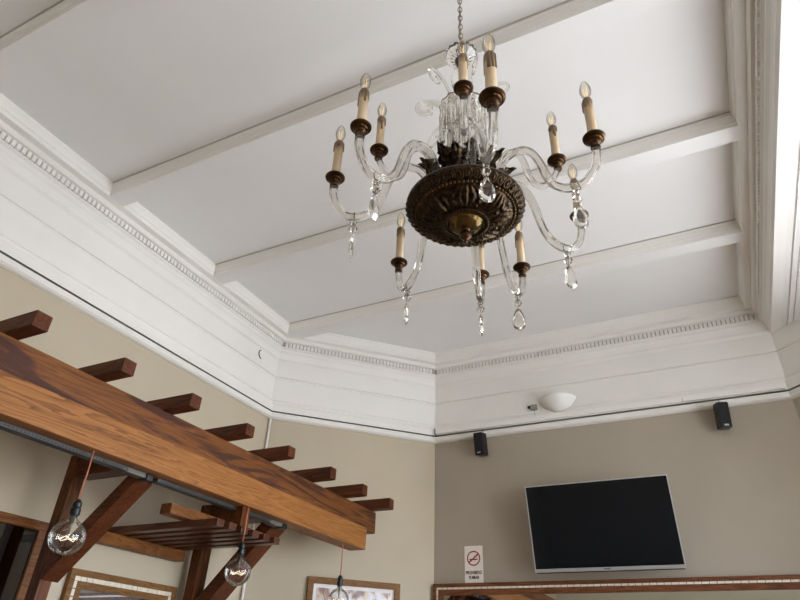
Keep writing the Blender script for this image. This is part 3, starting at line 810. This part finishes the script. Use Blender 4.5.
def candle_arm(a, rc, zc, prof, rmax, zmax, rad, spin, has_drop=True, L_=1.0, k_size=1.0, back=0):
    """profile stretched so that its end sits under the cup centre (rc, zc)"""
    sr = rc/rmax; dz = zc-zmax
    P = []
    for i, (r, z) in enumerate(prof):
        t = i/(len(prof)-1)
        P.append(cp(r*(1+(sr-1)*t), a, z+dz*t))
    mb = MB(); path = smooth_path(P, 5)
    mb.tube(path, rad*K, 24, 0, None, 6, .10, 20)
    e = mb.build('arm', M['arm_glass'], ch, cp(.125, a, .05))
    T = Matrix.Translation(cp(rc, a, zc)) @ Matrix.Scale(K*k_size, 4)
    mb = MB(); mb.lathe([(.0001, -.042), (.014, -.042), (.0155, -.036), (.0125, -.032), (.0125, -.024), (.0165, -.020), (.0185, -.015), (.0150, -.012), (.0215, -.010), (.0245, -.006), (.0215, -.003), (.0285, -.002), (.0335, .001), (.0345, .005), (.032, .009), (.028, .006), (.018, .005), (.017, .016), (.0001, .016)], 28, 0, T, True, sharp=True)
    mb.build('candle_cup', M['bronze_cup'], e)
    hs = .172
    mb = MB(); prof_c = [(.0001, .008), (.0165, .008), (.0160, .03), (.0152, .08), (.0155, .12), (.0150, .150), (.0165, .162), (.0140, .172), (.0085, .180), (.0001, .181)]
    mb.lathe([(r, z+.004) for r, z in prof_c], 18, 0, T)
    rnd = random.Random(int(a*7)+3)
    for q in range(6):                    # wax drips down from the top
        b = rnd.random()*2*PI; l = rnd.uniform(.02, .065)
        c0 = (.0150*math.cos(b), .0150*math.sin(b))
        mb.tube([(c0[0]*.8, c0[1]*.8, .178), (c0[0]*1.06, c0[1]*1.06, .168), (c0[0]*1.06, c0[1]*1.06, .168-l*.6), (c0[0]*1.04, c0[1]*1.04, .168-l)], lambda t_: .0022+.0014*t_, 7, 1, T)
    mb.build('candle', [M['wax'], M['wax_drip']], e)
    mb = MB(); z0 = .182
    mb.lathe([(.0105, z0), (.0105, z0+.006), (.0150, z0+.018), (.0185, z0+.032), (.0185, z0+.042), (.0155, z0+.058), (.0095, z0+.074), (.0035, z0+.083), (.0001, z0+.085)], 24, 0, T)
    mb.tube([(-.004, 0, z0), (-.006, 0, z0+.05)], .0010, 5, 1, T); mb.tube([(.004, 0, z0), (.005, 0, z0+.052)], .0010, 5, 1, T); mb.tube([(0, .003, z0), (.001, .004, z0+.045)], .0010, 5, 1, T)
    mb.build('bulb', [M['bulb'], M['filament_dim']], e)
    if has_drop:
        j = min(range(len(path)), key=lambda i_: path[i_].z if i_ > len(path)*.45 else 9)-int(back*5)
        mb = MB(); drop(mb, path[j]+Vector((0, 0, -rad*K*.2)), spin, 1.0, L_)
        mb.build('crystal_drop', [M['crystal'], M['bronze_smooth']], e)
PB = (.4555, .085); PS = (.317, .118)
zo = -.030
va = math.degrees(YAW)   # spin helpers: drops facing the room or edge on
for a, rc, zc, sp in ((-117, .435, .100, 80), (-150, .452, .100, 118), (146, .460, .054, 115), (103, .460, .040, 100), (82, .460, .035, 20), (43, .450, .095, 40), (-3, .452, .120, 30), (-58, .420, .060, 30)):
    candle_arm(a, rc, zc, big, PB[0], PB[1]+.030, .0135, math.radians(sp), k_size=1.14 if a == -58 else 1.05 if a == -3 else 1, back=1.6 if a == -58 else 0)
for a, rc, zc in ((-136, .315, .170), (8, .320, .140), (-69, .330, .212)):
    candle_arm(a, rc, zc, small, PS[0], PS[1]+.030, .0105, 0, False, 1, .93)

# central stem: glass column, prism dish, crown dish, scrolls
mb = MB(); mb.lathe([(.0001, .05), (.028, .05), (.030, .09), (.020, .12), (.024, .20), (.034, .28), (.026, .36), (.018, .42), (.022, .47), (.040, .50), (.044, .53), (.022, .56), (.018, .60), (.030, .63), (.042, .665), (.040, .70), (.022, .735), (.012, .76), (.012, .80), (.0001, .81)], 28, 0, TK, True, 12, .05); mb.build('stem', M['crystal'], ch)
mb = MB(); mb.lathe([(.016, .745), (.022, .785), (.034, .805), (.052, .823), (.064, .828), (.066, .834), (.050, .832), (.030, .818), (.015, .80), (.008, .80), (.008, .79)], 64, 0, TK, True, 16, .05); mb.build('crown_dish', M['crystal'], ch)
mb = MB(); mb.lathe([(.0001, .76), (.010, .765), (.022, .79), (.024, .80), (.012, .81), (.010, .86), (.016, .865), (.010, .875), (.0001, .88)], 20, 0, TK); mb.build('crown_cap', M['bronze'], ch)
mb = MB(); mb.lathe([(.020, .470), (.045, .475), (.072, .490), (.085, .506), (.088, .512), (.080, .510), (.055, .495), (.028, .485)], 48, 0, TK, True, 14, .04); mb.build('prism_dish', M['crystal'], ch)
def prism_pendant(a, r, z, L_):
    mb = MB(); w = .0105; X = TK @ Matrix.Rotation(math.radians(a), 4, 'Z') @ Matrix.Translation((r, 0, z))
    mb.lathe([(.0001, .012), (.006, .008), (.0085, 0), (.006, -.008), (.0001, -.012)], 8, 0, X, False)
    mb.lathe([(.0001, -.016), (w*.7, -.020), (w, -.034), (w*.85, -.034-L_*.75), (w*.95, -.034-L_*.82), (.0001, -.034-L_)], 6, 0, X, False)
    mb.build('prism', M['crystal'], ch)
for i in range(16): prism_pendant(22.5*i+6, .080, .490, .15 if i % 2 else .125)
for i in range(10): prism_pendant(36*i+15, .050, .425, .13)
scroll = [(.030, .50), (.042, .555), (.062, .605), (.090, .645), (.120, .662), (.142, .655), (.150, .632), (.140, .608), (.120, .600), (.106, .612), (.108, .630), (.121, .632)]
for a in (-172, -112, -52, 8, 68, 128):
    mb = MB(); mb.tube(smooth_path([cp(.03+(r-.03)*1.25, a, z-.06) for r, z in scroll], 5), lambda t_: (.0076-.0030*t_)*K, 10); mb.build('scroll', M['crystal'], ch)
scroll2 = [(.030, .470), (.055, .515), (.085, .540), (.118, .545), (.145, .525), (.152, .495), (.138, .470), (.114, .470), (.104, .490), (.116, .503)]
for a in (160, -140):
    mb = MB(); mb.tube(smooth_path([cp(.03+(r-.03)*1.25, a, z-.045) for r, z in scroll2], 5), lambda t_: (.0070-.0026*t_)*K, 10); mb.build('scroll', M['crystal'], ch)
# chain of oval links up to the hook
mb = MB(); z = .885; i = 0; ztop = (ZC-CC.z)/K-.07
while z < ztop:
    X = TK @ Matrix.Translation((0, 0, z+.016)) @ Matrix.Rotation(math.radians(28)+(PI/2 if i % 2 else 0), 4, 'Z') @ Matrix.Rotation(PI/2, 4, 'X')
    mb.torus(.0115, .0024, 16, 6, 0, X, .78, 1.7)
    z += .0315; i += 1
mb.tube([cp(.004, 28, .86), cp(.006, 200, 1.0), cp(.003, 60, ztop)], .0022, 6)
mb.build('chain', bronze('chain_metal', (110, 96, 78), (190, 178, 158), .3, 20, 0), ch)
mb = MB(); zc_ = (ZC-CC.z)/K
mb.lathe([(.0001, zc_-.075), (.008, zc_-.075), (.008, zc_-.05), (.03, zc_-.045), (.055, zc_-.015), (.058, zc_-.0006), (.0001, zc_-.0006)], 28, 0, TK); mb.build('ceiling_rose', M['bronze_cup'], ch)

# ------------------------------------------------------------------ daylight
w = bpy.data.worlds.new('daylight'); bpy.context.scene.world = w; w.use_nodes = True
nt = w.node_tree; L = nt.links; bg = nt.nodes['Background']
tc = nt.nodes.new('ShaderNodeTexCoord'); sp = nt.nodes.new('ShaderNodeSeparateXYZ'); L.new(tc.outputs['Generated'], sp.inputs[0])
r = nt.nodes.new('ShaderNodeValToRGB'); mr = nt.nodes.new('ShaderNodeMapRange')
mr.inputs['From Min'].default_value = -1; mr.inputs['From Max'].default_value = 1
L.new(sp.outputs['Z'], mr.inputs['Value']); L.new(mr.outputs[0], r.inputs['Fac'])
e = r.color_ramp.elements
e[0].position = .42; e[0].color = (.58, .60, .63, 1)
e[1].position = .60; e[1].color = (.77, .92, 1.18, 1)
q = e.new(.5); q.color = (.75, .75, .75, 1)
L.new(r.outputs['Color'], bg.inputs['Color']); bg.inputs['Strength'].default_value = 9
for c, n, wd in portals:
    li = bpy.data.lights.new('window_portal', 'AREA'); li.shape = 'RECTANGLE'; li.size = wd; li.size_y = WZ1-WZ0
    li.cycles.is_portal = True
    lo = bpy.data.objects.new('window_portal', li); C.objects.link(lo)
    lo.location = c; lo.rotation_euler = n.to_track_quat('-Z', 'Z').to_euler()

sc = bpy.context.scene
sc.view_settings.view_transform = 'Standard'; sc.view_settings.look = 'None'; sc.view_settings.gamma = 1
sc.view_settings.use_curve_mapping = False; sc.view_settings.exposure = 1.12
sc.cycles.max_bounces = 12; sc.cycles.diffuse_bounces = 5; sc.cycles.transmission_bounces = 10; sc.cycles.transparent_max_bounces = 12
sc.cycles.use_denoising = True; sc.cycles.caustics_reflective = False; sc.cycles.caustics_refractive = False
